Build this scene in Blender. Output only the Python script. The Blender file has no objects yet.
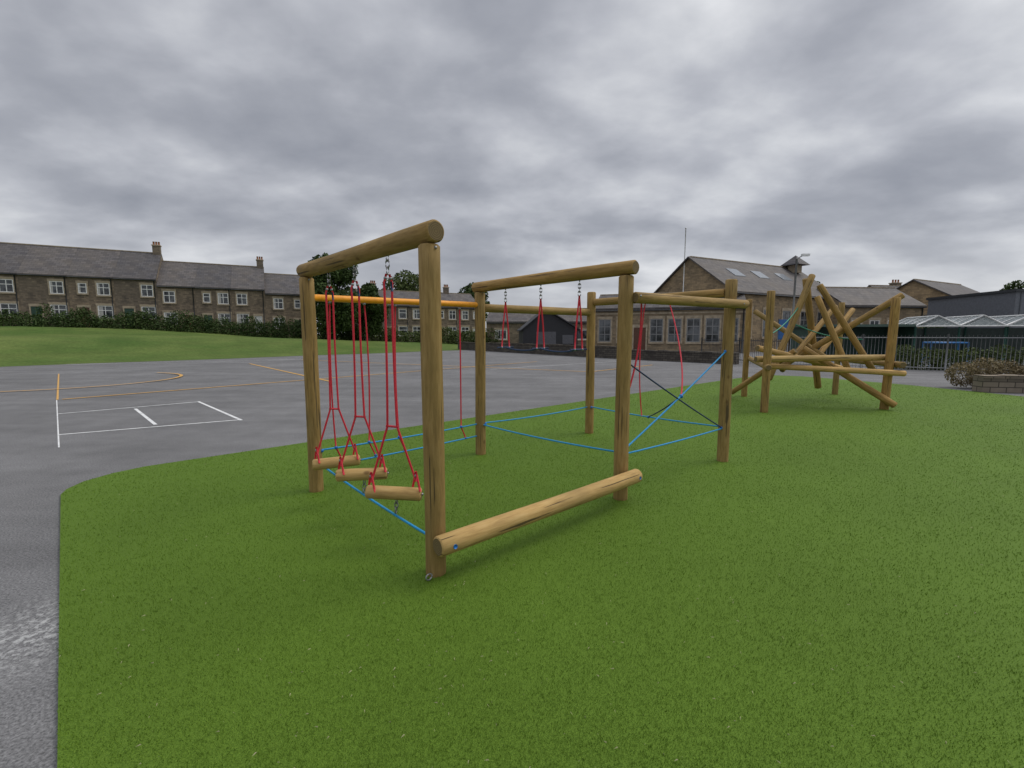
import bpy, math, random
import numpy as np
from mathutils import Vector, Matrix
random.seed(7); rng=np.random.default_rng(7)
scene=bpy.context.scene
COL=scene.collection

# ------------------------------------------------------------ node helpers
def newmat(name):
    m=bpy.data.materials.new(name); m.use_nodes=True
    nt=m.node_tree; b=nt.nodes['Principled BSDF']
    return m,nt,b
def N(nt,t,**k):
    n=nt.nodes.new(t)
    for a,v in k.items(): setattr(n,a,v)
    return n
def ramp(nt,stops,src):
    r=N(nt,'ShaderNodeValToRGB'); e=r.color_ramp.elements
    while len(e)<len(stops): e.new(0.5)
    for i,(p,c) in enumerate(stops):
        e[i].position=p; e[i].color=(c[0],c[1],c[2],1) if isinstance(c,(tuple,list)) else (c,c,c,1)
    nt.links.new(src,r.inputs[0]); return r.outputs[0]
def noise(nt,scale,detail=4,rough=.55,vec=None,mp=None,coord='Object'):
    n=N(nt,'ShaderNodeTexNoise'); n.inputs['Scale'].default_value=scale
    n.inputs['Detail'].default_value=detail; n.inputs['Roughness'].default_value=rough
    if vec is None:
        vec=N(nt,'ShaderNodeTexCoord').outputs[coord]
    if mp:
        m=N(nt,'ShaderNodeMapping'); m.inputs['Scale'].default_value=mp
        nt.links.new(vec,m.inputs[0]); vec=m.outputs[0]
    nt.links.new(vec,n.inputs['Vector']); return n.outputs[0]
def mix(nt,f,a,b,mode='MIX'):
    m=N(nt,'ShaderNodeMix',data_type='RGBA',blend_type=mode)
    for s,v in ((m.inputs[0],f),(m.inputs[6],a),(m.inputs[7],b)):
        if isinstance(v,(int,float)): s.default_value=v
        elif isinstance(v,(tuple,list)): s.default_value=(v[0],v[1],v[2],1)
        else: nt.links.new(v,s)
    return m.outputs[2]
def math_(nt,op,a,b=0.0,clamp=False):
    m=N(nt,'ShaderNodeMath',operation=op,use_clamp=clamp)
    for s,v in ((m.inputs[0],a),(m.inputs[1],b)):
        if isinstance(v,(int,float)): s.default_value=v
        else: nt.links.new(v,s)
    return m.outputs[0]
def bump(nt,b,h,st=.3,dist=.01):
    n=N(nt,'ShaderNodeBump'); n.inputs['Strength'].default_value=st; n.inputs['Distance'].default_value=dist
    nt.links.new(h,n.inputs['Height']); nt.links.new(n.outputs[0],b.inputs['Normal'])

def simple(name,col,rough=.6,metal=0,var=.15,scale=6):
    m,nt,b=newmat(name)
    n=noise(nt,scale,2)
    c=ramp(nt,[(.3,tuple(x*(1-var) for x in col)),(.7,tuple(min(1,x*(1+var)) for x in col))],n)
    nt.links.new(c,b.inputs['Base Color']); b.inputs['Roughness'].default_value=rough; b.inputs['Metallic'].default_value=metal
    return m

def wood(name,c1,c2,c3):
    m,nt,b=newmat(name)
    oi=N(nt,'ShaderNodeObjectInfo')
    tc=N(nt,'ShaderNodeTexCoord').outputs['Object']
    ad=N(nt,'ShaderNodeVectorMath',operation='ADD'); nt.links.new(tc,ad.inputs[0])
    cb=N(nt,'ShaderNodeCombineXYZ'); nt.links.new(math_(nt,'MULTIPLY',oi.outputs['Random'],7.0),cb.inputs[0]); nt.links.new(math_(nt,'MULTIPLY',oi.outputs['Random'],31.0),cb.inputs[2])
    nt.links.new(cb.outputs[0],ad.inputs[1]); v=ad.outputs[0]
    g=noise(nt,14,5,.65,v,(3,3,.35))
    base=ramp(nt,[(.25,c1),(.5,c2),(.75,c3)],g)
    big=noise(nt,1.6,3,.5,v)
    base=mix(nt,math_(nt,'MULTIPLY',ramp(nt,[(.4,0),(.7,1)],big),.5),base,(c1[0]*.8,c1[1]*.92,c1[2]*1.0))
    # drying cracks: long thin checks along the grain
    cr=noise(nt,30,2,.5,v,(1.6,1.6,.04))
    ck=ramp(nt,[(.635,0),(.655,1)],cr)
    base=mix(nt,math_(nt,'MULTIPLY',ck,.8),base,(.055,.038,.02))
    # knots
    vo=N(nt,'ShaderNodeTexVoronoi'); vo.inputs['Scale'].default_value=3.2
    mp=N(nt,'ShaderNodeMapping'); mp.inputs['Scale'].default_value=(1.6,1.6,1); nt.links.new(v,mp.inputs[0]); nt.links.new(mp.outputs[0],vo.inputs['Vector'])
    kn=ramp(nt,[(.05,1),(.11,0)],vo.outputs['Distance'])
    base=mix(nt,math_(nt,'MULTIPLY',kn,.7),base,(.14,.07,.025))
    tint=mix(nt,oi.outputs['Random'],(.84,.88,.92),(1.06,1.0,.94)); base=mix(nt,1.0,base,tint,'MULTIPLY')
    nt.links.new(base,b.inputs['Base Color']); b.inputs['Roughness'].default_value=.75
    b.inputs['Specular IOR Level'].default_value=.3
    bump(nt,b,math_(nt,'SUBTRACT',g,ck),.4,.006)
    return m
M_wood=wood('pine_wood',(.22,.135,.042),(.36,.225,.072),(.48,.315,.12))
M_wood2=wood('pale_pine_wood',(.34,.21,.075),(.52,.34,.125),(.62,.43,.18))
def endgrain():
    m,nt,b=newmat('pine_end_grain')
    w=N(nt,'ShaderNodeTexWave',wave_type='RINGS',rings_direction='Z'); w.inputs['Scale'].default_value=26; w.inputs['Distortion'].default_value=1.5; w.inputs['Detail'].default_value=2
    tc=N(nt,'ShaderNodeTexCoord').outputs['Object']; nt.links.new(tc,w.inputs['Vector'])
    n=noise(nt,20,4)
    c=mix(nt,w.outputs['Fac'],(.15,.10,.038),(.30,.21,.09)); c=mix(nt,.35,c,ramp(nt,[(.3,.05),(.7,.3)],n),'MULTIPLY')
    nt.links.new(c,b.inputs['Base Color']); b.inputs['Roughness'].default_value=.8
    return m
M_end=endgrain()
M_red=simple('red_rope_fibre',(.60,.02,.04),.6,0,.3,160)
M_blue=simple('blue_rope_fibre',(.012,.27,.56),.55,0,.3,160)
M_navy=simple('navy_rope_fibre',(.012,.035,.10),.6,0,.3,160)
M_orange=simple('orange_strap',(.85,.34,.015),.55,0,.12,20)
M_bluep=simple('blue_plastic',(.01,.15,.5),.35)
M_steel=simple('galvanised_steel',(.30,.30,.30),.45,.8,.25,60)
M_fence=simple('grey_fence_paint',(.10,.105,.11),.5)
M_white=simple('white_upvc',(.78,.78,.76),.45)
M_dark=simple('dark_metal_paint',(.03,.034,.04),.5)
def glass_dark():
    m,nt,b=newmat('window_glass')
    n=noise(nt,.9,3)
    c=ramp(nt,[(.4,(.012,.015,.018)),(.62,(.12,.13,.14))],n)
    nt.links.new(c,b.inputs['Base Color']); b.inputs['Roughness'].default_value=.08
    return m
M_glass=glass_dark()
def stone(name,c1,c2,mort,sx=1.0,dirt=.5):
    m,nt,b=newmat(name)
    tc=N(nt,'ShaderNodeTexCoord').outputs['Object']
    s=N(nt,'ShaderNodeSeparateXYZ'); nt.links.new(tc,s.inputs[0])
    cb=N(nt,'ShaderNodeCombineXYZ'); nt.links.new(math_(nt,'ADD',s.outputs[0],s.outputs[1]),cb.inputs[0]); nt.links.new(s.outputs[2],cb.inputs[1])
    br=N(nt,'ShaderNodeTexBrick'); br.inputs['Scale'].default_value=1.0
    br.inputs['Brick Width'].default_value=.42*sx; br.inputs['Row Height'].default_value=.17*sx; br.inputs['Mortar Size'].default_value=.012
    br.inputs['Color1'].default_value=(*c1,1); br.inputs['Color2'].default_value=(*c2,1); br.inputs['Mortar'].default_value=(*mort,1); br.inputs['Bias'].default_value=-.1
    nt.links.new(cb.outputs[0],br.inputs['Vector'])
    n=noise(nt,.7,5,.65); n2=noise(nt,5,3)
    oi=N(nt,'ShaderNodeObjectInfo')
    c=mix(nt,math_(nt,'MULTIPLY',ramp(nt,[(.42,0),(.66,1)],n),dirt),br.outputs['Color'],(.055,.047,.04))
    c=mix(nt,.5,c,ramp(nt,[(.3,.6),(.7,1.0)],n2),'MULTIPLY')
    c=mix(nt,1.0,c,mix(nt,oi.outputs['Random'],(.82,.84,.88),(1.15,1.1,1.02)),'MULTIPLY')
    nt.links.new(c,b.inputs['Base Color']); b.inputs['Roughness'].default_value=.9
    return m
M_stone=stone('sooty_gritstone',(.30,.235,.165),(.15,.12,.09),(.2,.17,.14),1,.5)
M_stone2=stone('gold_gritstone',(.40,.30,.185),(.22,.17,.11),(.27,.22,.15),1,.35)
M_wallst=stone('dry_stone_wall_stone',(.14,.12,.095),(.06,.05,.042),(.02,.018,.016),.8,.6)
M_trim=simple('stone_trim',(.38,.31,.22),.85,0,.25,3)
def slate():
    m,nt,b=newmat('roof_slate')
    tc=N(nt,'ShaderNodeTexCoord').outputs['Object']
    s=N(nt,'ShaderNodeSeparateXYZ'); nt.links.new(tc,s.inputs[0])
    cb=N(nt,'ShaderNodeCombineXYZ'); nt.links.new(s.outputs[0],cb.inputs[0]); nt.links.new(math_(nt,'MULTIPLY',s.outputs[2],1.35),cb.inputs[1])
    br=N(nt,'ShaderNodeTexBrick'); br.inputs['Scale'].default_value=1
    br.inputs['Brick Width'].default_value=.5; br.inputs['Row Height'].default_value=.33; br.inputs['Mortar Size'].default_value=.012
    br.inputs['Color1'].default_value=(.105,.098,.098,1); br.inputs['Color2'].default_value=(.058,.054,.057,1); br.inputs['Mortar'].default_value=(.02,.02,.02,1)
    nt.links.new(cb.outputs[0],br.inputs['Vector'])
    n=noise(nt,.5,4,.6); oi=N(nt,'ShaderNodeObjectInfo')
    c=mix(nt,ramp(nt,[(.4,0),(.75,.5)],n),br.outputs['Color'],(.12,.10,.075))
    c=mix(nt,1.0,c,mix(nt,oi.outputs['Random'],(.8,.8,.84),(1.2,1.15,1.1)),'MULTIPLY')
    nt.links.new(c,b.inputs['Base Color']); b.inputs['Roughness'].default_value=.75
    return m
M_slate=slate()
def foliage_mat(name,c1,c2):
    m,nt,b=newmat(name)
    g=N(nt,'ShaderNodeNewGeometry')
    n=noise(nt,1.1,2,.6,g.outputs['Position']); n2=noise(nt,9,1,.6,g.outputs['Position'])
    c=ramp(nt,[(.3,c1),(.7,c2)],math_(nt,'ADD',math_(nt,'MULTIPLY',n,.6),math_(nt,'MULTIPLY',n2,.4)))
    nt.links.new(c,b.inputs['Base Color']); b.inputs['Roughness'].default_value=.7
    b.inputs['Specular IOR Level'].default_value=.2
    return m
M_leaf=foliage_mat('leaf_dark',(.022,.042,.012),(.075,.115,.03))
M_leaf2=foliage_mat('leaf_mid',(.04,.065,.018),(.12,.15,.045))
M_dry=foliage_mat('dry_stems',(.12,.09,.05),(.30,.24,.13))
M_bark=simple('bark',(.07,.05,.035),.9,0,.4,8)

# ------------------------------------------------------------ object helpers
def empty(name,loc=(0,0,0),ang=0):
    e=bpy.data.objects.new(name,None); COL.objects.link(e); e.empty_display_size=.3
    e.location=loc; e.rotation_euler=(0,0,ang)
    return e
def emat(e): return Matrix.Translation(e.location)@e.rotation_euler.to_matrix().to_4x4()
def addobj(name,me,parent=None,mw=None,local=False):
    o=bpy.data.objects.new(name,me); COL.objects.link(o)
    if parent:
        o.parent=parent
        if not local:
            o.matrix_parent_inverse=emat(parent).inverted()
    if mw is not None: o.matrix_basis=mw
    return o
def mesh(name,vs,fs,mats,idx=None,smooth=False):
    me=bpy.data.meshes.new(name); me.from_pydata([tuple(v) for v in vs],[],fs)
    for m in (mats if isinstance(mats,list) else [mats]): me.materials.append(m)
    if idx: me.polygons.foreach_set('material_index',idx)
    if smooth: me.polygons.foreach_set('use_smooth',[True]*len(fs))
    me.update(); return me
def boxes(name,bl,mat,parent=None,local=True):
    vs=[];fs=[]
    for (x0,x1,y0,y1,z0,z1) in bl:
        k=len(vs)
        vs+=[(x0,y0,z0),(x1,y0,z0),(x1,y1,z0),(x0,y1,z0),(x0,y0,z1),(x1,y0,z1),(x1,y1,z1),(x0,y1,z1)]
        fs+=[(k,k+3,k+2,k+1),(k+4,k+5,k+6,k+7),(k,k+1,k+5,k+4),(k+1,k+2,k+6,k+5),(k+2,k+3,k+7,k+6),(k+3,k,k+4,k+7)]
    return addobj(name,mesh(name,vs,fs,mat),parent,None,local)
def log(name,p0,p1,r,parent=None,mat=None,seg=24):
    p0=Vector(p0);p1=Vector(p1);L=(p1-p0).length
    vs=[];fs=[];idx=[]
    nr=max(6,int(L/.18)); bv=.012
    rings=[(0,r-bv),(bv,r)]+[(bv+(L-2*bv)*i/nr,r) for i in range(1,nr)]+[(L-bv,r),(L,r-bv)]
    ph=random.random()*9
    for (z,rr) in rings:
        q=rr*(1+.012*math.sin(z*4+ph)); ox=.0025*math.sin(z*2.3+ph); oy=.0025*math.cos(z*1.7+ph)
        for j in range(seg):
            a=2*math.pi*j/seg; qq=q*(1+.008*math.sin(3*a+ph)+.006*math.sin(5*a+z*3))
            vs.append((ox+qq*math.cos(a),oy+qq*math.sin(a),z))
    R=len(rings)
    for i in range(R-1):
        for j in range(seg):
            k=(j+1)%seg
            fs.append((i*seg+j,i*seg+k,(i+1)*seg+k,(i+1)*seg+j)); idx.append(0)
    fs.append(tuple(range(seg-1,-1,-1))); idx.append(1)
    fs.append(tuple((R-1)*seg+j for j in range(seg))); idx.append(1)
    me=mesh(name,vs,fs,[mat or M_wood,M_end],idx)
    sm=[True]*(len(fs)-2)+[False,False]; me.polygons.foreach_set('use_smooth',sm)
    q=(p1-p0).to_track_quat('Z','Y'); mw=Matrix.Translation(p0)@q.to_matrix().to_4x4()
    return addobj(name,me,parent,mw)
def tubes(name,paths,r,mat,parent=None,seg=8,local=False):
    vs=[];fs=[]
    for P in paths:
        P=[Vector(p) for p in P]; n=len(P)
        base=len(vs)
        t0=(P[1]-P[0]).normalized(); ref=Vector((0,0,1)) if abs(t0.z)<.9 else Vector((1,0,0))
        for i in range(n):
            t=(P[min(i+1,n-1)]-P[max(i-1,0)]).normalized()
            u=t.cross(ref).normalized(); w=t.cross(u)
            for j in range(seg):
                a=2*math.pi*j/seg; vs.append(P[i]+(u*math.cos(a)+w*math.sin(a))*r)
        for i in range(n-1):
            for j in range(seg):
                k=(j+1)%seg; fs.append((base+i*seg+j,base+i*seg+k,base+(i+1)*seg+k,base+(i+1)*seg+j))
        fs.append(tuple(base+j for j in range(seg))); fs.append(tuple(base+(n-1)*seg+j for j in range(seg-1,-1,-1)))
    return addobj(name,mesh(name,vs,fs,mat,None,True),parent,None,local)
def line(a,b,sag=0,n=12,bow=(0,0,0)):
    a=Vector(a);b=Vector(b);bow=Vector(bow); out=[]
    for i in range(n+1):
        t=i/n; p=a.lerp(b,t); s=4*t*(1-t); out.append(p+Vector((0,0,-sag*s))+bow*s)
    return out
def ringpath(c,u,w,ru,rw,n=14):
    return [Vector(c)+Vector(u)*ru*math.cos(2*math.pi*i/n)+Vector(w)*rw*math.sin(2*math.pi*i/n) for i in range(n+1)]
def chain(name,top,bot,parent,ll=.045,rr=.004):
    top=Vector(top);bot=Vector(bot);d=(bot-top);L=d.length;d.normalize()
    n=max(1,int(L/(ll*.75))); u=d.cross(Vector((.3,1,.2))).normalized(); w=d.cross(u); ps=[]
    for i in range(n):
        c=top+d*(L*(i+.5)/n); ps.append(ringpath(c,d,u if i%2 else w,ll*.55,ll*.3,12))
    return tubes(name,ps,rr,M_steel,parent,6)
def ball(c,r,sc=(1,1,1)):
    vs=[];fs=[];A=8;B=6
    for i in range(B+1):
        for j in range(A):
            ph=math.pi*i/B;th=2*math.pi*j/A
            vs.append((c[0]+r*sc[0]*math.sin(ph)*math.cos(th),c[1]+r*sc[1]*math.sin(ph)*math.sin(th),c[2]+r*sc[2]*math.cos(ph)))
    for i in range(B):
        for j in range(A):
            fs.append((i*A+j,(i+1)*A+j,(i+1)*A+(j+1)%A,i*A+(j+1)%A))
    return vs,fs
def balls(name,items,mat,parent):
    vs=[];fs=[]
    for c,r in items:
        v,f=ball(c,r); k=len(vs); vs+=v; fs+=[tuple(x+k for x in q) for q in f]
    return addobj(name,mesh(name,vs,fs,mat,None,True),parent)

# ------------------------------------------------------------ ground
def ground_mat():
    m,nt,b=newmat('ground_earth_and_grass')
    n=noise(nt,.05,6,.6)
    c=ramp(nt,[(.35,(.06,.085,.03)),(.65,(.1,.11,.05))],n)
    nt.links.new(c,b.inputs['Base Color']); b.inputs['Roughness'].default_value=.95
    return m
addobj('ground',mesh('ground',[(-2500,-2500,-.03),(2500,-2500,-.03),(2500,2500,-.03),(-2500,2500,-.03)],[(0,1,2,3)],ground_mat()))
def asphalt():
    m,nt,b=newmat('worn_asphalt')
    tc=N(nt,'ShaderNodeTexCoord').outputs['Object']
    n1=noise(nt,.35,4,.6,tc); n2=noise(nt,75,3,.75,tc); n3=noise(nt,2.2,5,.7,tc)
    c=ramp(nt,[(.3,(.150,.148,.147)),(.7,(.215,.212,.211))],n1)
    c=mix(nt,.85,c,ramp(nt,[(.32,.35),(.5,.95),(.68,1.6)],n2),'MULTIPLY')
    c=mix(nt,.5,c,ramp(nt,[(.3,.7),(.7,1.15)],n3),'MULTIPLY')
    n4=noise(nt,.9,3,.6,tc,(.25,1.6,1)); c=mix(nt,.4,c,ramp(nt,[(.38,.7),(.6,1.08)],n4),'MULTIPLY')
    d=N(nt,'ShaderNodeVectorMath',operation='DISTANCE'); nt.links.new(tc,d.inputs[0]); d.inputs[1].default_value=(-2.55,2.3,0)
    st=math_(nt,'MULTIPLY',ramp(nt,[(.05,1),(.55,0)],d.outputs['Value']),ramp(nt,[(.47,0),(.6,1)],noise(nt,26,6,.8,tc)))
    c=mix(nt,math_(nt,'MULTIPLY',st,.8),c,(.55,.55,.53))
    nt.links.new(c,b.inputs['Base Color']); b.inputs['Roughness'].default_value=.92
    b.inputs['Specular IOR Level'].default_value=.2
    bump(nt,b,n2,.6,.008)
    return m
M_asph=asphalt()
addobj('playground_tarmac',mesh('playground_tarmac',[(-60,-25,0),(45,-25,0),(45,40,0),(25,70,0),(-8,75,0),(-30,40,0)],[(0,1,2,3,4,5)],M_asph))

# raised grass field (left) -------------------------------------------------
o0=Vector((-25.8,22.7)); dd=Vector((.631,.776)); nn_=Vector((-.776,.631))
def sm(a,b,x):
    t=min(1,max(0,(x-a)/(b-a))); return t*t*(3-2*t)
def fieldh(s,a):
    w=1-.72*sm(8,48,a)
    return .006+w*(1.55*sm(0,17,s)+.9*sm(22,34,s))
vs=[];fs=[]
S=[i*1.2 for i in range(34)]+[45,60,90,150,300]; Aa=[-120,-80,-60]+[-45+2*i for i in range(62)]+[90,120,180]
for s in S:
    for a in Aa:
        p=o0+dd*a+nn_*(s+.25*math.sin(a*.5)*(s<1)); vs.append((p.x,p.y,fieldh(s,a)+(.03*math.sin(a*.9+s)*math.sin(s*.5) if s>1 else 0)))
na=len(Aa)
for i in range(len(S)-1):
    for j in range(na-1):
        fs.append((i*na+j,i*na+j+1,(i+1)*na+j+1,(i+1)*na+j))
def field_mat():
    m,nt,b=newmat('field_grass')
    n=noise(nt,.12,5,.6); n2=noise(nt,6,4,.7); n3=noise(nt,.5,4,.6)
    c=ramp(nt,[(.35,(.07,.125,.025)),(.68,(.145,.185,.05))],n)
    c=mix(nt,.7,c,ramp(nt,[(.3,.5),(.7,1.3)],n2),'MULTIPLY')
    c=mix(nt,.4,c,ramp(nt,[(.35,.65),(.65,1.15)],n3),'MULTIPLY')
    nt.links.new(c,b.inputs['Base Color']); b.inputs['Roughness'].default_value=.95; b.inputs['Specular IOR Level'].default_value=.1
    return m
addobj('grass_field',mesh('grass_field',vs,fs,field_mat(),None,True))

# artificial turf ------------------------------------------------------------
turf=[(2.9,-3.2),(-1.69,1.51),(-4.5,4.34),(-4.60,4.50),(-4.66,4.75),(-4.60,5.05),(-4.45,5.31),(8.16,16.4),(10.2,17.8),(11.2,17.3),(12.6,14.4),(13.3,11.3),(16,5),(17,-4)]
def turf_mat(name,k,blade=False):
    m,nt,b=newmat(name)
    g=N(nt,'ShaderNodeNewGeometry').outputs['Position']
    n1=noise(nt,.6,3,.6,g); n2=noise(nt,170,1,.7,g)
    lo=(.074*k,.146*k,.013*k); hi=(.150*k,.246*k,.027*k)
    c=ramp(nt,[(.3,lo),(.7,hi)],n2)
    c=mix(nt,.35,c,ramp(nt,[(.3,.72),(.7,1.15)],n1),'MULTIPLY')
    nt.links.new(c,b.inputs['Base Color']); b.inputs['Roughness'].default_value=.7; b.inputs['Specular IOR Level'].default_value=.14
    if not blade: bump(nt,b,n2,.5,.01)
    return m
n=len(turf)
zt=.018
vs=[(x,y,zt) for x,y in turf]+[(x,y,.001) for x,y in turf]
fs=[tuple(range(n-1,-1,-1))]+[(i,(i+1)%n,n+(i+1)%n,n+i) for i in range(n)]
turf_me=mesh('artificial_turf',vs,fs,turf_mat('turf_base',.88))
turf_o=addobj('artificial_turf',turf_me)
def inside(px,py,poly):
    c=np.zeros(len(px),bool); n=len(poly)
    for i in range(n):
        x1,y1=poly[i];x2,y2=poly[(i+1)%n]
        if y1==y2: continue
        cond=((y1>py)!=(y2>py))&(px<(x2-x1)*(py-y1)/(y2-y1)+x1)
        c^=cond
    return c
NB=470000
r=np.exp(rng.uniform(math.log(1.2),math.log(19),NB)); th=rng.uniform(-1.2,1.05,NB)
px=r*np.sin(th);py=r*np.cos(th)
k=inside(px,py,turf); px=px[k];py=py[k];r=r[k]; nb=len(px)
h=rng.uniform(.007,.016,nb); w=.0011+.00075*r*rng.uniform(.7,1.3,nb)
a=rng.uniform(0,2*math.pi,nb); la=rng.uniform(0,2*math.pi,nb); ll=h*rng.uniform(.2,.9,nb)
V=np.zeros((nb,3,3),np.float32)
V[:,0,0]=px-np.cos(a)*w/2;V[:,0,1]=py-np.sin(a)*w/2;V[:,0,2]=zt-.002
V[:,1,0]=px+np.cos(a)*w/2;V[:,1,1]=py+np.sin(a)*w/2;V[:,1,2]=zt-.002
V[:,2,0]=px+np.cos(la)*ll;V[:,2,1]=py+np.sin(la)*ll;V[:,2,2]=zt+h
def trimesh(name,V,mat,parent=None,kk=3):
    me=bpy.data.meshes.new(name); cnt=V.shape[0]
    me.vertices.add(cnt*kk); me.vertices.foreach_set('co',V.reshape(-1))
    me.loops.add(cnt*kk); me.loops.foreach_set('vertex_index',np.arange(cnt*kk,dtype=np.int32))
    me.polygons.add(cnt); me.polygons.foreach_set('loop_start',np.arange(0,cnt*kk,kk,dtype=np.int32))
    me.materials.append(mat); me.update(calc_edges=True); me.validate()
    return addobj(name,me,parent)
trimesh('turf_pile',V,turf_mat('turf_blade',1.05,True),turf_o)
nc=1300; r=np.exp(rng.uniform(math.log(1.3),math.log(9),nc)); th=rng.uniform(-.9,1.0,nc)
px=r*np.sin(th);py=r*np.cos(th);k=inside(px,py,turf);px=px[k];py=py[k];nc=len(px)
a=rng.uniform(0,6.28,nc);l=rng.uniform(.004,.022,nc)
V=np.zeros((nc,3,3),np.float32)
V[:,0,0]=px;V[:,0,1]=py;V[:,0,2]=zt+.013
V[:,1,0]=px+np.cos(a)*l;V[:,1,1]=py+np.sin(a)*l;V[:,1,2]=zt+.016
V[:,2,0]=px+np.cos(a+.2)*l*.8;V[:,2,1]=py+np.sin(a+.2)*l*.8;V[:,2,2]=zt+.018
trimesh('dry_clippings',V,simple('straw',(.34,.31,.18),.8),turf_o)

# painted court markings ------------------------------------------------------
def paint(name,col,lo=.45):
    m,nt,b=newmat(name)
    n=noise(nt,9,6,.75)
    f=ramp(nt,[(.36,lo),(.52,.95)],n)
    c=mix(nt,f,(.15,.15,.15),col)
    nt.links.new(c,b.inputs['Base Color']); b.inputs['Roughness'].default_value=.75
    return m
M_pw=paint('worn_white_paint',(.78,.78,.76)); M_po=paint('worn_orange_paint',(.66,.36,.07))
def strip(vs,fs,a,b,w):
    a=Vector((a[0],a[1]));b=Vector((b[0],b[1]));d=(b-a).normalized();nrm=Vector((-d.y,d.x))*w/2
    k=len(vs)
    for p in (a-nrm,b-nrm,b+nrm,a+nrm): vs.append((p.x,p.y,strip.z))
    fs.append((k,k+1,k+2,k+3))
def marks(name,segs,mat,w,z):
    vs=[];fs=[]
    strip.z=z
    for s in segs: strip(vs,fs,s[0],s[1],w); strip.z+=.0006
    return addobj(name,mesh(name,vs,fs,mat))
marks('court_marking_white',[((-9.25,9.05),(-7.57,10.7)),((-7.57,10.75),(-5.1,8.36)),((-7.31,7.11),(-5.15,8.40)),((-8.2,9.68),(-6.38,7.93)),((-26,24),(-13,30)),((-1,21),(6.5,27.5))],M_pw,.055,.004)
marks('court_marking_thin_white',[((-11.24,11.0),(-6.48,6.30))],M_pw,.018,.0035)
arc=[]
for i in range(26):
    t0=-1.9+i*.125;t1=t0+.13;c=(-15.6,15.6);R=3.3
    arc.append(((c[0]+R*math.cos(t0),c[1]+R*math.sin(t0)),(c[0]+R*math.cos(t1),c[1]+R*math.sin(t1))))
marks('court_marking_orange',[((-18.7,18.5),(-11.25,11.03))],M_po,.04,.010)
marks('court_marking_orange',[((-11.2,11.1),(-4.4,19.6)),((-14.65,25.1),(-6.23,15.4)),((-13.6,29),(3.4,19.5)),((-4.4,19.6),(1.5,27)),((3.4,19.5),(7.5,24))],M_po,.11,.012)
marks('court_marking_orange_arc',arc,M_po,.11,.020)

# ------------------------------------------------------------ rope climbing frame
A=Vector((-.51,2.861,0));B=Vector((-2.0,4.466,0));C=Vector((1.054,4.241,0));D=Vector((-.416,5.897,0));E=Vector((2.662,5.562,0));F=Vector((1.252,7.185,0))
ab=(B-A).normalized(); ac=(C-A).normalized(); out=-ab
def at(p,z): return Vector((p[0],p[1],z))
cf=empty('rope_climbing_frame',(.3,4.9,0))
R=.068
for nme,p,hh in (('post_front',A,2.155),('post_left',B,2.155),('post_mid',C,2.145),('post_back',D,2.145),('post_right',E,2.27),('post_far',F,2.27)):
    log(nme,at(p,-.15),at(p,hh),R,cf)
log('top_beam_swing',at(A-ab*.075,2.225),at(B+ab*.09,2.225),.068,cf)
log('top_beam_rings',at(C-ab*.1,2.213),at(D+ab*.1,2.213),.066,cf)
log('side_beam_right',at(C+out*.085+ac*.02,1.94),at(E+out*.115+ac*.16,1.975),.052,cf)
log('side_beam_back',at(D+ac*.05,1.95),at(F-ac*.06,1.95),.055,cf)
log('side_beam_far',at(E+ab*.06,2.11),at(F-ab*.06,2.11),.055,cf)
log('balance_beam',at(A+out*.135-ac*.07,.265),at(C+out*.135+ac*.07,.265),.066,cf,M_wood2)
tubes('orange_bar',[line(at(B+ac*.04,1.965),at(D-ac*.05,1.985),0,4)],.034,M_orange,cf,12)
red=[];blue=[];navy=[];caps=[];clips=[]
steps=[.25,.5,.745]
for i,t in enumerate(steps):
    c=A.lerp(B,t); z=(.425,.44,.43)[i]; ac_=(ac+ab*(-.8,-.55,-.35)[i]).normalized(); tl=(.016,.004,-.004)[i]
    a0=at(c-ac_*.205,z+tl);b0=at(c+ac_*.205,z-tl)
    log('step_log',a0,b0,.05,cf,M_wood2)
    chain('shackle_chain',at(c,2.17),at(c,2.03),cf,.05,.0055)
    tp=at(c,2.03)
    for s in (-1,1):
        k=at(c+ac_*.035*s,.93)
        e=at(c+ac_*.165*s,z+.085)
        red.append([tp+ac*.012*s]+line(tp+ac*.03*s-Vector((0,0,.06)),k,0,10,ab*.012*s)+line(k,e,0,5)[1:])
        for q in (-1,1):
            red.append(line(at(c+ac_*.165*s,z+.16),at(c+ac_*.165*s+ab*.055*q,z+.02),0,4))
        clips.append((tp+ac*.02*s-Vector((0,0,.03)),.013)); clips.append((at(c+ac_*.165*s,z+.13),.015))
        navy.append(line(tp+ac*.025*s-Vector((0,0,.05)),tp+ac*.03*s-Vector((0,0,.12)),0,1))
    red.append(line(at(c-ac_*.045,.935),at(c+ac_*.045,.925),0,2)); clips.append((b0+ac_*.002,.012))
    chain('anchor_chain',at(c+ac*.02,z-.045),at(c+ac*.01,.27),cf,.045,.005)
blue.append(line(at(A,.25)+ab*.06,at(B,.33)-ab*.06,.02))
for t in (.1,.27,.44,.62,.85):
    c=B.lerp(D,t); bw=ac*random.uniform(-.03,.03)+ab*random.uniform(-.03,.03)
    red.append(line(at(c,1.94),at(c,.43),0,14,bw)); caps.append((at(c,.43),.018)); clips.append((at(c,1.93),.018))
    red.append(line(at(c,.43),at(c+ac*.07,.27),0,3))
    caps.append((at(c+ac*.07,.27),.016))
blue.append(line(at(B,.43)+ac*.06,at(D,.43)-ac*.06,.015)); blue.append(line(at(B,.25)+ac*.06,at(D,.27)-ac*.06,.01))
prev=None
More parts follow.
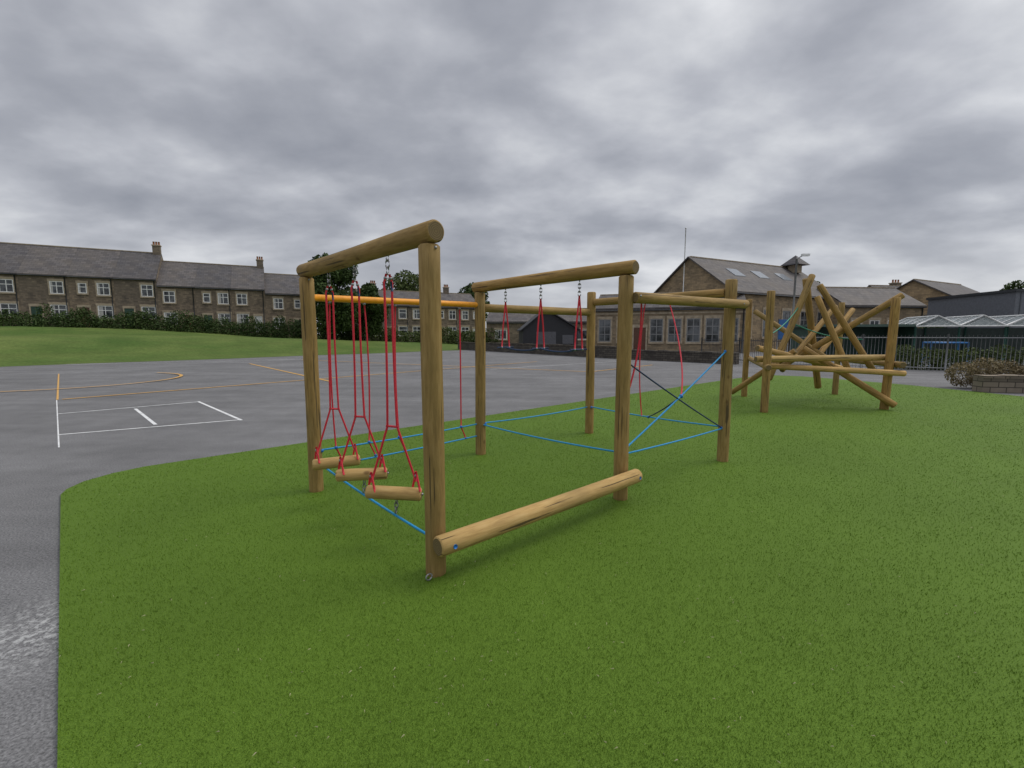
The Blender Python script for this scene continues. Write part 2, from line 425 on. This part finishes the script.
for t in (.25,.5,.77):
    c=C.lerp(D,t)
    chain('ring_chain',at(c,2.15),at(c,2.0),cf,.05,.005)
    ap=at(c,2.0);z=1.45
    for s in (-1,1):
        red.append(line(ap,at(c+ac*.04*s,z+.25),0,5)+line(at(c+ac*.04*s,z+.25),at(c+ac*.06*s,z),0,3)[1:])
        clips.append((at(c+ac*.06*s,z),.013))
    navy.append(line(at(c-ac*.13,z),at(c+ac*.13,z),0,2))
    if prev is not None: navy.append(line(at(prev,z),at(c,z),.03,6))
    prev=c
blue.append(line(at(D,.42)-ab*.06,at(C,.47)+ab*.06,.02)); blue.append(line(at(D,.43)+ac*.06,at(F,.45)-ac*.06,.02))
blue.append(line(at(E,1.4)-ac*.06,at(C,.5)+ac*.06,.015)); navy.append(line(at(C,1.34)+ac*.06,at(E,.45)-ac*.06,.015))
blue.append(line(at(C,.45)+ac*.06,at(E,.44)-ac*.06,.01)); blue.append(line(at(F,.45)-ab*.06,at(E,.45)+ab*.06,.02))
X=C.lerp(E,.5); navy.append(line(at(X,.93),at(F.lerp(E,.5),.43),.02))
caps+= [(at(X,.93),.024),(at(F.lerp(E,.5),.43),.02)]
Y1=F.lerp(E,.45);Y2=F.lerp(E,.62)
red.append(line(at(Y1,2.05),at(Y1,.43),0,16,ab*.06)); red.append(line(at(Y2,2.05),at(X,.93),.1,14,-ab*.06+ac*.04))
red.append(line(at(C.lerp(E,.12),1.93),at(C,1.02)+ac*.07,0,10,ac*.07))
for p,zs in ((A,(.25,)),(B,(.33,.43)),(C,(.47,1.34,.5,1.0)),(D,(.42,.43)),(E,(1.4,.45)),(F,(.45,))):
    for z in zs:
        caps.append((at(p,z)+(at(X,z)-at(p,z)).normalized()*.07,.018))
tubes('beam_bolt_caps',[line(at(p,.265)+out*.195+ac*.02,at(p,.265)+out*.204+ac*.02,0,1) for p in (A,C)],.015,M_bluep,cf,12)
tubes('red_ropes',red,.0085,M_red,cf); tubes('blue_ropes',blue,.009,M_blue,cf); tubes('navy_ropes',navy,.0085,M_navy,cf)
balls('rope_connectors',caps,M_bluep,cf); balls('steel_ferrules',clips,M_steel,cf)
tubes('ground_shackle',[ringpath(at(A,.045)-ac*.09+out*.06,ac,Vector((0,.3,1)).normalized(),.022,.018)],.005,M_steel,cf)
bl=[]
for p in (A,B): bl.append((at(p,2.13)+out*.066,.010))
for p,z in ((C,1.95),(E,1.97)): bl.append((at(p,z)+out*.160,.010))
balls('bolt_heads',bl,M_steel,cf)

# ------------------------------------------------------------ log climbing frame
lf=empty('log_climbing_frame',(6.9,10.5,0))
P1=(6.02,11.57);P2=(5.2,9.17);P3=(7.98,9.54);P4=(8.66,11.97)
L=[('post',(*P1,-.1),(*P1,2.5),.07),('post',(*P2,-.1),(*P2,2.48),.075),('post',(*P3,-.1),(P3[0]+.05,P3[1],2.38),.08),('post',(*P4,-.1),(*P4,2.45),.07),
 ('brace',(6.82,10.42,2.95),(5.70,9.95,.62),.07),
 ('brace',(6.80,10.62,2.90),(7.60,11.1,.30),.075),
 ('brace',(6.90,10.28,2.72),(8.05,10.0,.80),.066),
 ('brace',(6.78,10.15,2.45),(7.30,9.72,.80),.062),
 ('brace',(8.32,9.72,2.45),(6.55,10.9,.85),.068),
 ('brace',(8.05,9.35,.12),(6.65,10.3,1.3),.07),
 ('brace',(8.75,11.7,2.25),(7.1,10.6,.95),.062),
 ('brace',(7.95,11.2,2.3),(6.1,10.15,.8),.06),
 ('brace',(6.10,11.45,2.2),(7.3,10.3,1.0),.06),
 ('rail',(5.05,9.33,1.1),(8.15,9.72,1.12),.066),
 ('rail',(5.35,9.5,.95),(8.2,9.36,.80),.06),
 ('rail',(5.12,8.95,.95),(6.2,11.8,1.0),.06),('rail',(8.1,9.3,.98),(8.8,12.1,.95),.064),
 ('rail',(5.3,9.75,1.32),(8.2,10.9,.75),.066),('brace',(5.55,11.3,.15),(6.35,10.1,1.25),.064)]
for nme,p0,p1,rr in L: log(nme,p0,p1,rr,lf,M_wood if nme!='rail' else random.choice([M_wood,M_wood2]),16)
tubes('green_ropes',[line((6.3,10.3,1.9),(7.9,10.2,1.5),.1),line((5.25,9.25,1.6),(6.4,10.2,2.2),.08)],.012,simple('green_rope',(.03,.25,.16),.6),lf)

# ------------------------------------------------------------ buildings
def prism_roof(name,x0,x1,y0,y1,ze,zr,mat,parent,th=.14,ov=.25,hip0=0,hip1=0):
    ym=(y0+y1)/2; sl=(zr-ze)/(ym-y0); a=y0-ov;b=y1+ov; za=ze-ov*sl
    vs=[(x0,a,za),(x1,a,za),(x1-hip1,ym,zr),(x0+hip0,ym,zr),(x0,b,za),(x1,b,za)]
    up=[(x,y,z+th) for x,y,z in vs]; vs=vs+up
    fs=[(6,7,8,9),(9,8,11,10),(3,2,1,0),(4,5,2,3),(0,1,7,6),(5,4,10,11),(0,6,9,3),(3,9,10,4),(1,2,8,7),(2,5,11,8)]
    return addobj(name,mesh(name,vs,fs,mat),parent,None,True)
M_terra=simple('terracotta',(.3,.13,.06),.8)
M_skyl=simple('pale_glazing',(.25,.27,.29),.15)
M_curt=simple('net_curtain',(.45,.44,.42),.9)
def building(name,loc,ang,w,d,ze,zr,wins,mat=M_stone,doors=(),chim=(),ov=.2,side=(),trim=True,gutter=True,base=-1.6,skylights=(),bands=(),frame=None):
    e=empty(name,loc,ang); frame=frame or M_white
    ym=d/2
    vs=[(0,0,base),(w,0,base),(w,d,base),(0,d,base),(0,0,ze),(w,0,ze),(w,d,ze),(0,d,ze),(0,ym,zr),(w,ym,zr)]
    fs=[(0,1,5,4),(2,3,7,6),(1,2,6,9,5),(3,0,4,8,7)]
    addobj('walls',mesh('walls',vs,fs,mat),e,None,True)
    prism_roof('roof',-ov if side else 0,w+(ov if side else 0),0,d,ze+.01,zr+.01,M_slate,e)
    boxes('ridge_tiles',[(0.01,w-.01,ym-.12,ym+.12,zr+.1,zr+.2)],M_trim,e)
    fr=[];gl=[];st=[];cu=[]
    for (x,z,ww,wh,nv,nh) in wins:
        gl.append((x-ww/2,x+ww/2,-.012,.05,z,z+wh))
        if frame is M_white and random.random()<.6:
            cw=ww*random.uniform(.12,.3)
            cu+=[(x-ww/2+.08,x-ww/2+.08+cw,-.0145,-.0125,z+.08,z+wh-.08)]
        f=.085
        fr+= [(x-ww/2,x-ww/2+f,-.045,-.015,z,z+wh),(x+ww/2-f,x+ww/2,-.045,-.015,z,z+wh),(x-ww/2+f,x+ww/2-f,-.045,-.015,z,z+f),(x-ww/2+f,x+ww/2-f,-.045,-.015,z+wh-f,z+wh)]
        for i in range(1,nv+1):
            xx=x-ww/2+ww*i/(nv+1); fr.append((xx-.035,xx+.035,-.042,-.016,z+f,z+wh-f))
        for i in range(1,nh+1):
            zz=z+wh*(.62 if nh==1 else i/(nh+1)); fr.append((x-ww/2+f,x+ww/2-f,-.040,-.017,zz-.035,zz+.035))
        if trim:
            st+= [(x-ww/2-.15,x+ww/2+.15,-.07,.04,z+wh,z+wh+.26),(x-ww/2-.12,x+ww/2+.12,-.11,.04,z-.16,z),(x-ww/2-.13,x-ww/2,-.06,.04,z,z+wh),(x+ww/2,x+ww/2+.13,-.06,.04,z,z+wh)]
    if gl: boxes('window_glass',gl,M_glass,e); boxes('window_frames',fr,frame,e)
    if cu: boxes('curtains',cu,M_curt,e)
    for (x,ww,hh,m) in doors:
        boxes('door',[(x-ww/2,x+ww/2,-.03,.05,0,hh)],m,e); st+=[(x-ww/2-.15,x+ww/2+.15,-.07,.04,hh,hh+.28),(x-ww/2-.13,x-ww/2,-.06,.04,0,hh),(x+ww/2,x+ww/2+.13,-.06,.04,0,hh)]
    for (z,hh) in bands: st.append((.01,w-.01,-.05,.03,z,z+hh))
    if st: boxes('stone_surrounds',st,M_trim,e)
    sg=[];sf=[]
    for (y,z,ww,wh) in side:
        sg.append((-.02,.05,y-ww/2,y+ww/2,z,z+wh)); sf+=[(-.06,.04,y-ww/2-.14,y-ww/2,z,z+wh),(-.06,.04,y+ww/2,y+ww/2+.14,z,z+wh),(-.07,.04,y-ww/2-.14,y+ww/2+.14,z+wh,z+wh+.2),(-.045,-.021,y-.03,y+.03,z,z+wh)]
    if sg: boxes('gable_windows',sg,M_glass,e); boxes('gable_surrounds',sf,M_trim,e)
    for (x,cw,chh) in chim:
        z0=zr-.5
        boxes('chimney_stack',[(x-cw/2,x+cw/2,ym-.35,ym+.35,z0,zr+chh)],mat,e)
        boxes('chimney_cap',[(x-cw/2-.07,x+cw/2+.07,ym-.42,ym+.42,zr+chh,zr+chh+.12)],M_trim,e)
        po=[]
        for i in range(3):
            xx=x-cw/2+cw*(i+.5)/3; po.append(line((xx,ym,zr+chh+.12),(xx,ym,zr+chh+.55),0,1))
        tubes('chimney_pots',po,.11,M_terra,e,10,True)
    if skylights:
        sl=(zr-ze)/ym; vs=[];fs=[]
        for (x,t,ww,hh) in skylights:
            k=len(vs)
            for dz in (.16,.22):
                for (xx,tt) in ((x,t),(x+ww,t),(x+ww,t+hh),(x,t+hh)): vs.append((xx,ym*tt,ze+ym*tt*sl+dz))
            fs+=[(k+4,k+5,k+6,k+7),(k,k+1,k+5,k+4),(k+1,k+2,k+6,k+5),(k+2,k+3,k+7,k+6),(k+3,k,k+4,k+7)]
        addobj('roof_lights',mesh('roof_lights',vs,fs,M_skyl),e,None,True)
    if gutter:
        g=[line((.02,-ov-.02,ze-.2),(w-.02,-ov-.02,ze-.2),0,1),line((w-.25,-.06,ze-.22),(w-.25,-.06,0),0,1)]
        tubes('gutter',g,.055,M_dark,e,8,True)
    return e
TD=Vector((.886,.464)); TA=math.atan2(.464,.886)
T0=Vector((-55.7,49))
doorcols=[simple('door_white',(.6,.6,.58),.4),simple('door_brown',(.1,.04,.02),.4),simple('door_green',(.02,.06,.04),.4),simple('door_black',(.02,.02,.025),.4)]
def terrace(t0,t1,n,base,he,hr,ch=()):
    st=(t1-t0)/n
    for i in range(n):
        p=T0+TD*(t0+st*i); w=st-.006; fl=random.random()<.5
        x1=w*.3;x2=w*.76
        if fl:x1,x2=x2,x1
        nv=random.choice([0,1,1])
        wins=[(x1,.95,1.35,1.45,nv,1),(x1,3.6,1.15,1.4,nv,1)]
        if random.random()<.5: wins.append((x2,3.75,.75,1.15,0,1))
        building('stone_terraced_house',(p.x,p.y,base),TA,w,8.6,he,hr,wins,M_stone,[(x2,.9,2.15,random.choice(doorcols))],[(w-.45,.8,1.0)] if i in ch else [])
terrace(-14,14.2,7,2.6,5.75,9.3,(1,6))
terrace(14.2,25.7,3,1.95,5.7,9.0,(2,))
terrace(25.7,30.8,1,1.5,5.7,8.6)
terrace(37,57,5,.5,5.6,8.0,(0,3))

building('stone_outbuilding',(-3.5,62,0),-.08,17,7,3.4,5.2,[(2,1,1.6,1.3,1,0),(5.5,1,1.6,1.3,1,0),(9,1,1.6,1.3,1,0),(13,1,1.6,1.3,1,0)],M_stone)
sh=empty('black_shed',(1.0,41,0),.06)
vs=[(0,0,0),(5,0,0),(5,5,0),(0,5,0),(0,0,2.1),(5,0,2.1),(5,5,2.1),(0,5,2.1),(2.1,0,3.8),(2.1,5,3.8)]
addobj('walls',mesh('walls',vs,[(0,1,5,8,4),(1,2,6,5),(2,3,7,9,6),(3,0,4,7)],simple('black_cladding',(.02,.02,.024),.6)),sh,None,True)
vs=[(-.2,-.3,1.98),(2.1,-.3,3.86),(5.2,-.3,2.02),(-.2,5.2,1.98),(2.1,5.2,3.86),(5.2,5.2,2.02)]
vs+= [(x,y,z+.1) for x,y,z in vs]
addobj('roof',mesh('roof',vs,[(6,7,10,9),(7,8,11,10),(0,1,7,6),(1,2,8,7),(0,3,4,1),(1,4,5,2),(0,6,9,3),(2,5,11,8)],simple('shed_felt',(.035,.035,.04),.8)),sh,None,True)
boxes('doors',[(1.2,3.0,-.03,.02,0,1.9),(3.6,4.6,-.03,.02,.8,1.6)],simple('shed_door',(.09,.09,.1),.5),sh)

M_dfr=simple('grey_window_frame',(.22,.22,.22),.5)
school_w=[(x,.95,1.15,2.15,1,2) for x in (1.1,2.9,5.9,7.5,9.1,10.7,12.2)]
building('stone_school_wing',(8.0,44.5,0),-.36,13.4,7,4.1,5.6,school_w,M_stone2,ov=.3,doors=[(4.4,1.1,2.3,doorcols[1])],bands=((3.55,.16),),frame=M_dfr)
HA=math.atan2(7.6,14.7)
building('stone_school_hall',(20.3,41.8,0),HA,17.5,10.4,5.6,9.3,[(2+3*i,1.4,1.3,2.6,1,2) for i in range(5)],M_stone2,side=[(3.2,1.5,1.2,2.6),(5.2,2.2,1.3,3.6),(7.2,1.5,1.2,2.6)],ov=.3,skylights=[(3.2,.45,1.6,.22),(7,.45,1.6,.22),(11,.45,1.6,.22)],frame=M_dfr)
ve=empty('roof_ventilator',(32.6,53.0,9.2),HA)
boxes('base',[(-.5,.5,-.5,.5,-.5,.5)],M_trim,ve)
addobj('cap',mesh('cap',[(-1.1,-1.1,.35),(1.1,-1.1,.35),(1.1,1.1,.35),(-1.1,1.1,.35),(0,0,1.5)],[(0,1,4),(1,2,4),(2,3,4),(3,0,4),(3,2,1,0)],M_slate),ve,None,True)
building('stone_school_annexe',(33.5,46,0),.1,9,7,4.6,6.6,[(1.5+2*i,1.2,1.1,1.9,1,1) for i in range(4)],M_stone2)
building('stone_chapel_building',(45,53,0),.15,8,8,5.2,7.6,[(1.5+2*i,1.4,1.0,2.4,1,1) for i in range(3)],M_stone)
building('stone_gabled_building',(47.5,47.5,0),HA,12,9.5,4.9,7.7,[(2,1.5,1.2,2,1,1),(5,1.5,1.2,2,1,1)],M_stone2,side=[(3.0,1.8,1.1,2.0),(6.5,1.8,1.1,2.0)])
building('stone_long_hall',(36,60,0),.05,26,9,5.2,8.0,[],M_stone,chim=[(19,1.2,.9)])
mb=empty('grey_modern_block',(36.4,33,0),-.12)
boxes('walls',[(0,14,0,8,0,4.7)],simple('grey_cladding',(.13,.14,.16),.5),mb)
boxes('cladding_ribs',[(.3+i*.6,.36+i*.6,-.035,-.001,2.6,4.65) for i in range(22)],simple('grey_rib',(.08,.088,.10),.5),mb)
boxes('parapet',[(-.12,14.12,-.12,8.12,4.703,4.9)],M_dark,mb)
boxes('windows',[(1+i*3,3+i*3,-.02,.05,.9,2.1) for i in range(4)],M_glass,mb)

cn=empty('glass_canopy',(24.2,27.2,0),-.32)
def glassy():
    m,nt,b=newmat('greenhouse_glass')
    n=noise(nt,1.2,3); c=ramp(nt,[(.3,(.22,.26,.26)),(.7,(.42,.47,.47))],n)
    nt.links.new(c,b.inputs['Base Color']); b.inputs['Roughness'].default_value=.15; b.inputs['Alpha'].default_value=.5
    return m
M_gg=glassy()
vs=[];fs=[];bays=4;bw=2.1;dp=3.6
for i in range(bays):
    x=i*bw
    k=len(vs); vs+=[(x,0,2.15),(x+bw/2,0,2.7),(x+bw,0,2.15),(x,dp,2.15),(x+bw/2,dp,2.7),(x+bw,dp,2.15)]
    fs+=[(k,k+1,k+4,k+3),(k+1,k+2,k+5,k+4),(k,k+2,k+1),(k+3,k+4,k+5)]
W=bays*bw
addobj('glazing',mesh('glazing',vs,fs,M_gg),cn,None,True)
wf=[];br=[];gp=[]
for i in range(bays):
    x=i*bw
    for y in (-.03,dp+.03): wf+=[line((x,y,2.16),(x+bw/2,y,2.73),0,1),line((x+bw/2,y,2.73),(x+bw,y,2.16),0,1)]
    wf.append(line((x+bw/2,0,2.73),(x+bw/2,dp,2.73),0,1))
    for j in range(1,4):
        yy=dp*j/4; br+=[line((x,yy,2.17),(x+bw/2,yy,2.72),0,1),line((x+bw/2,yy,2.72),(x+bw,yy,2.17),0,1)]
for i in range(bays+1):
    for y in (0,dp): gp.append(line((i*bw,y,0),(i*bw,y,2.14),0,1))
wf+=[line((0,-.03,2.12),(W,-.03,2.12),0,1)]
M_green=simple('green_post_paint',(.02,.08,.06),.5)
tubes('white_frame',wf,.04,M_white,cn,8,True); tubes('glazing_bars',br,.02,M_white,cn,6,True); tubes('posts',gp,.055,M_green,cn,8,True)
boxes('rear_panel',[(0,W,dp+.06,dp+.1,.02,2.05)],simple('dark_panel',(.03,.045,.04),.7),cn)
sg=empty('timber_shelter',(18.6,28.5,0),-.2)
boxes('back_and_sides',[(0,6,2.5,2.6,0,2.1),(0,.1,.1,2.5,0,2.1),(5.9,6,.1,2.5,0,2.1)],simple('shelter_green',(.03,.07,.05),.6),sg)
boxes('roof',[(-.2,6.2,-.2,2.8,2.1,2.25)],simple('shelter_roof',(.06,.1,.08),.6),sg)
bf=empty('blue_play_frame',(20.8,22.4,0),-.4)
fp_=[]
for x in (0,1.4):
    for y in (0,.9): fp_.append(line((x,y,0),(x,y,1.25),0,1))
fp_+=[line((0,y,z),(1.4,y,z),0,1) for y in (0,.9) for z in (.45,1.22)]+[line((x,0,1.22),(x,.9,1.22),0,1) for x in (0,1.4)]
tubes('tubes',fp_,.04,simple('blue_paint',(.02,.16,.42),.4),bf,8,True)

def railings(name,a,b,hh,gap=.12,th=.011,mat=M_fence):
    a=Vector((*a,0));b=Vector((*b,0)); L_=(b-a).length; n=int(L_/gap); e=empty(name,(a+b)/2)
    ps=[line(a.lerp(b,i/n),a.lerp(b,i/n)+Vector((0,0,hh)),0,1) for i in range(n+1)]
    tubes('pales',ps,th,mat,e,4)
    tubes('rails',[line(a+Vector((0,0,z)),b+Vector((0,0,z)),0,1) for z in (.15,hh-.12)],.025,mat,e,6)
    m=int(L_/2.5)
    tubes('posts',[line(a.lerp(b,i/m),a.lerp(b,i/m)+Vector((0,0,hh+.05)),0,1) for i in range(m+1)],.035,mat,e,6)
railings('metal_railings',(14,22.8),(24,16.6),1.6,.13,.014,simple('weathered_fence',(.19,.195,.20),.5,.2))
railings('metal_railings',(14,22.8),(12.6,30),1.4,.14,.012,M_dark)
def wall(name,a,b,hh,th,mat):
    a=Vector(a);b=Vector(b);L_=(b-a).length; e=empty(name,(a.x,a.y,0),math.atan2(b.y-a.y,b.x-a.x))
    n=int(L_/.45)
    boxes('courses',[(0,L_,0,th,-.02,hh)],mat,e)
    boxes('coping',[(i*L_/n+.008,(i+1)*L_/n-.008,-.03,th+.03,hh+.003,hh+.09+random.uniform(-.02,.03)) for i in range(n)],mat,e)
wall('low_stone_wall',(-6,50),(7,30.5),.75,.4,M_wallst)
wall('low_stone_wall',(7.2,30.2),(12.2,24.5),.55,.4,M_wallst)
wall('stone_planter_wall',(13.15,12.5),(17.5,11.6),.4,.35,stone('planter_stone',(.26,.22,.17),(.13,.11,.09),(.06,.05,.04),.9,.4))

lp=empty('lamp_post',(19.15,31,0))
tubes('column',[line((19.15,31,0),(19.15,31,6.7),0,2)],.065,M_steel,lp,10)
tubes('arm',[line((19.15,31,6.7),(19.5,30.9,6.9),0,2)],.035,M_steel,lp,8)
boxes('lamp_head',[(19.42,19.9,30.78,31.02,6.86,7.0)],M_white,lp,False)
fp=empty('flagpole',(17.6,46.2,0)); tubes('mast',[line((17.6,47,5),(17.6,47,12.3),0,2)],.05,M_white,fp,8); balls('finial',[((17.6,47,12.35),.09)],M_white,fp)
sn=empty('blue_banner',(17.3,29.4,0)); boxes('panel',[(17.3,17.9,29.4,29.43,1.3,2.6)],simple('blue_vinyl',(.03,.12,.32),.5),sn,False)
tubes('supports',[line((17.25,29.4,0),(17.25,29.4,2.65),0,1),line((17.95,29.4,0),(17.95,29.4,2.65),0,1)],.03,M_steel,sn,8)

# ------------------------------------------------------------ vegetation
def leaves(name,clumps,n,size,mat,parent=None,shell=.55):
    cs=np.array([c for c,_ in clumps]);rs=np.array([q for _,q in clumps])
    vol=rs[:,0]*rs[:,1]*rs[:,2]; vol=vol**.67; pi=rng.choice(len(clumps),n,p=vol/vol.sum())
    d=rng.normal(size=(n,3)); d/=np.linalg.norm(d,axis=1)[:,None]
    rad=shell+(1.08-shell)*rng.random(n)**.6
    p=cs[pi]+d*rs[pi]*rad[:,None]
    u=rng.normal(size=(n,3));u/=np.linalg.norm(u,axis=1)[:,None]
    v=np.cross(u,rng.normal(size=(n,3)));v/=np.linalg.norm(v,axis=1)[:,None]
    s=size*rng.uniform(.5,1.3,n)[:,None]
    V=np.stack([p-u*s,p+v*s*.6,p+u*s,p-v*s*.6],1).astype(np.float32)
    return trimesh(name,V,mat,parent,4)
def tree(name,x,y,z0,H,cr,n=9000,size=.16,mat=M_leaf,low=.3,cn=18):
    e=empty(name,(x,y,z0))
    tr=[];cl=[]
    trunk=line((x,y,z0-.3),(x+.2,y,z0+H*.55),0,6)
    tubes('trunk',[trunk],.03*H*.8,M_bark,e,10)
    for i in range(cn):
        a=random.uniform(0,6.28); hh=random.uniform(low,.93); q=cr*math.sin(math.pi*min(1,max(.12,(hh-low*.5)/.98)))*random.uniform(.3,.85)
        c=(x+q*math.cos(a),y+q*math.sin(a),z0+H*hh)
        rr=cr*random.uniform(.26,.45); cl.append((c,(rr,rr,rr*.8)))
        tr.append(line((x+.1,y,z0+H*min(.5,hh*.55)),c,-.2,4))
    tubes('limbs',tr,.009*H,M_bark,e,6)
    leaves('foliage',cl,n,size,mat,e)
tree('broadleaf_tree',-22.6,57.5,1.0,9.8,4.2,22000,.2,M_leaf,.14,34)
tree('broadleaf_tree',-19.0,60,.8,7.5,3.0,9000,.2,M_leaf,.15,20)
tree('broadleaf_tree',-20.0,88,0,14.5,6,9000,.3,M_leaf2)
tree('broadleaf_tree',-9,92,0,11.5,5,6000,.3)
tree('broadleaf_tree',61,53,0,7.8,3,6000,.22)
tree('broadleaf_tree',43,70,0,9.5,4,6000,.25)
cl=[]
t=-14
while t<36:
    p=T0+TD*t-Vector((-.464,.886))*random.uniform(3.2,4.4); z=2.0-.033*max(0,t)
    hh=random.uniform(1.3,2.3)*(1 if t<30 else .8); cl.append(((p.x,p.y,z+hh*.35),(random.uniform(.8,1.7),1.1,hh))); t+=random.uniform(.6,1.1)
leaves('hedge',cl,75000,.11,M_leaf)
leaves('shrub_belt',[((-22+i*1.6,63+random.uniform(-1,1),1.1),(1.5,1.1,random.uniform(.9,1.6))) for i in range(14)],16000,.13,M_leaf2)
cl=[]
for i in range(12):
    cl.append(((18.5+i*.75,21.4-i*.42+random.uniform(-.2,.3),.4),(.7,.5,random.uniform(.4,.8))))
leaves('garden_shrubs',cl,26000,.045,M_leaf2)
cl=[]
for i in range(7): cl.append(((13.6+i*.55,13.2+random.uniform(-.1,.4),.42),(.42,.35,random.uniform(.3,.5))))
leaves('planter_shrubs',cl,14000,.03,M_dry)
cl=[((26+i*2.2,38+random.uniform(-1,1),1.0),(1.6,1.2,random.uniform(.8,1.7))) for i in range(8)]
leaves('hedge',cl,16000,.1,M_leaf)

# ------------------------------------------------------------ world
w=bpy.data.worlds.new('World'); scene.world=w; w.use_nodes=True
nt=w.node_tree; nt.nodes.clear()
outw=N(nt,'ShaderNodeOutputWorld'); bg1=N(nt,'ShaderNodeBackground'); bg2=N(nt,'ShaderNodeBackground'); mx=N(nt,'ShaderNodeMixShader')
sky=N(nt,'ShaderNodeTexSky'); sky.sky_type='NISHITA'; sky.sun_disc=False; sky.sun_elevation=math.radians(50); sky.sun_rotation=math.radians(70)
nt.links.new(sky.outputs[0],bg1.inputs[0]); bg1.inputs[1].default_value=.1
tc=N(nt,'ShaderNodeTexCoord').outputs['Generated']
s=N(nt,'ShaderNodeSeparateXYZ'); nt.links.new(tc,s.inputs[0])
z=math_(nt,'MAXIMUM',s.outputs[2],0.0); den=math_(nt,'ADD',z,.28)
cb=N(nt,'ShaderNodeCombineXYZ'); nt.links.new(math_(nt,'DIVIDE',s.outputs[0],den),cb.inputs[0]); nt.links.new(math_(nt,'DIVIDE',s.outputs[1],den),cb.inputs[1])
v=cb.outputs[0]
def wn(scale,detail,rough,off,mp=(1,1,1),dist=0):
    m=N(nt,'ShaderNodeMapping'); m.inputs['Location'].default_value=off; m.inputs['Scale'].default_value=mp; nt.links.new(v,m.inputs[0])
    n=N(nt,'ShaderNodeTexNoise'); n.inputs['Scale'].default_value=scale;n.inputs['Detail'].default_value=detail;n.inputs['Roughness'].default_value=rough; n.inputs['Distortion'].default_value=dist
    nt.links.new(m.outputs[0],n.inputs['Vector']); return n.outputs[0]
na_=wn(.9,2,.5,(3.1,1.2,0)); nb_=wn(2.3,6,.5,(7.3,2.2,0),(1,1.25,1),.08)
f=math_(nt,'ADD',math_(nt,'MULTIPLY',na_,.45),math_(nt,'MULTIPLY',nb_,.55))
f=math_(nt,'ADD',f,math_(nt,'MULTIPLY',s.outputs[0],.035))
c=ramp(nt,[(.36,(.29,.305,.35)),(.45,(.375,.39,.435)),(.52,(.49,.505,.55)),(.58,(.62,.635,.67)),(.66,(.82,.83,.855))],f)
hz=ramp(nt,[(0,.6),(.18,0)],z)
c=mix(nt,hz,c,(.64,.655,.69))
ze_=ramp(nt,[(.58,.38),(.95,1.0)],z)
c=mix(nt,1.0,c,ze_,'MULTIPLY')
nt.links.new(c,bg2.inputs[0]); bg2.inputs[1].default_value=1.0/.38
mx.inputs[0].default_value=.95; nt.links.new(bg1.outputs[0],mx.inputs[1]); nt.links.new(bg2.outputs[0],mx.inputs[2]); nt.links.new(mx.outputs[0],outw.inputs[0])
# sun
sd=bpy.data.lights.new('sun','SUN'); sd.energy=1.3; sd.angle=math.radians(28); sd.color=(1,.95,.88)
so=bpy.data.objects.new('sun',sd); COL.objects.link(so)
el=math.radians(50);az=math.radians(70); sv=Vector((math.sin(az)*math.cos(el),math.cos(az)*math.cos(el),math.sin(el)))
so.rotation_euler=sv.to_track_quat('Z','Y').to_euler(); so.location=(0,0,30)

# camera
cd=bpy.data.cameras.new('camera'); cd.sensor_width=36; cd.lens=36*450/1024; cd.clip_end=6000; cd.clip_start=.05
co=bpy.data.objects.new('camera',cd); COL.objects.link(co); co.location=(0,0,1.6); co.rotation_euler=(math.radians(90-6.215),0,0)
scene.camera=co
scene.view_settings.view_transform='Standard'; scene.view_settings.look='None'; scene.view_settings.exposure=0
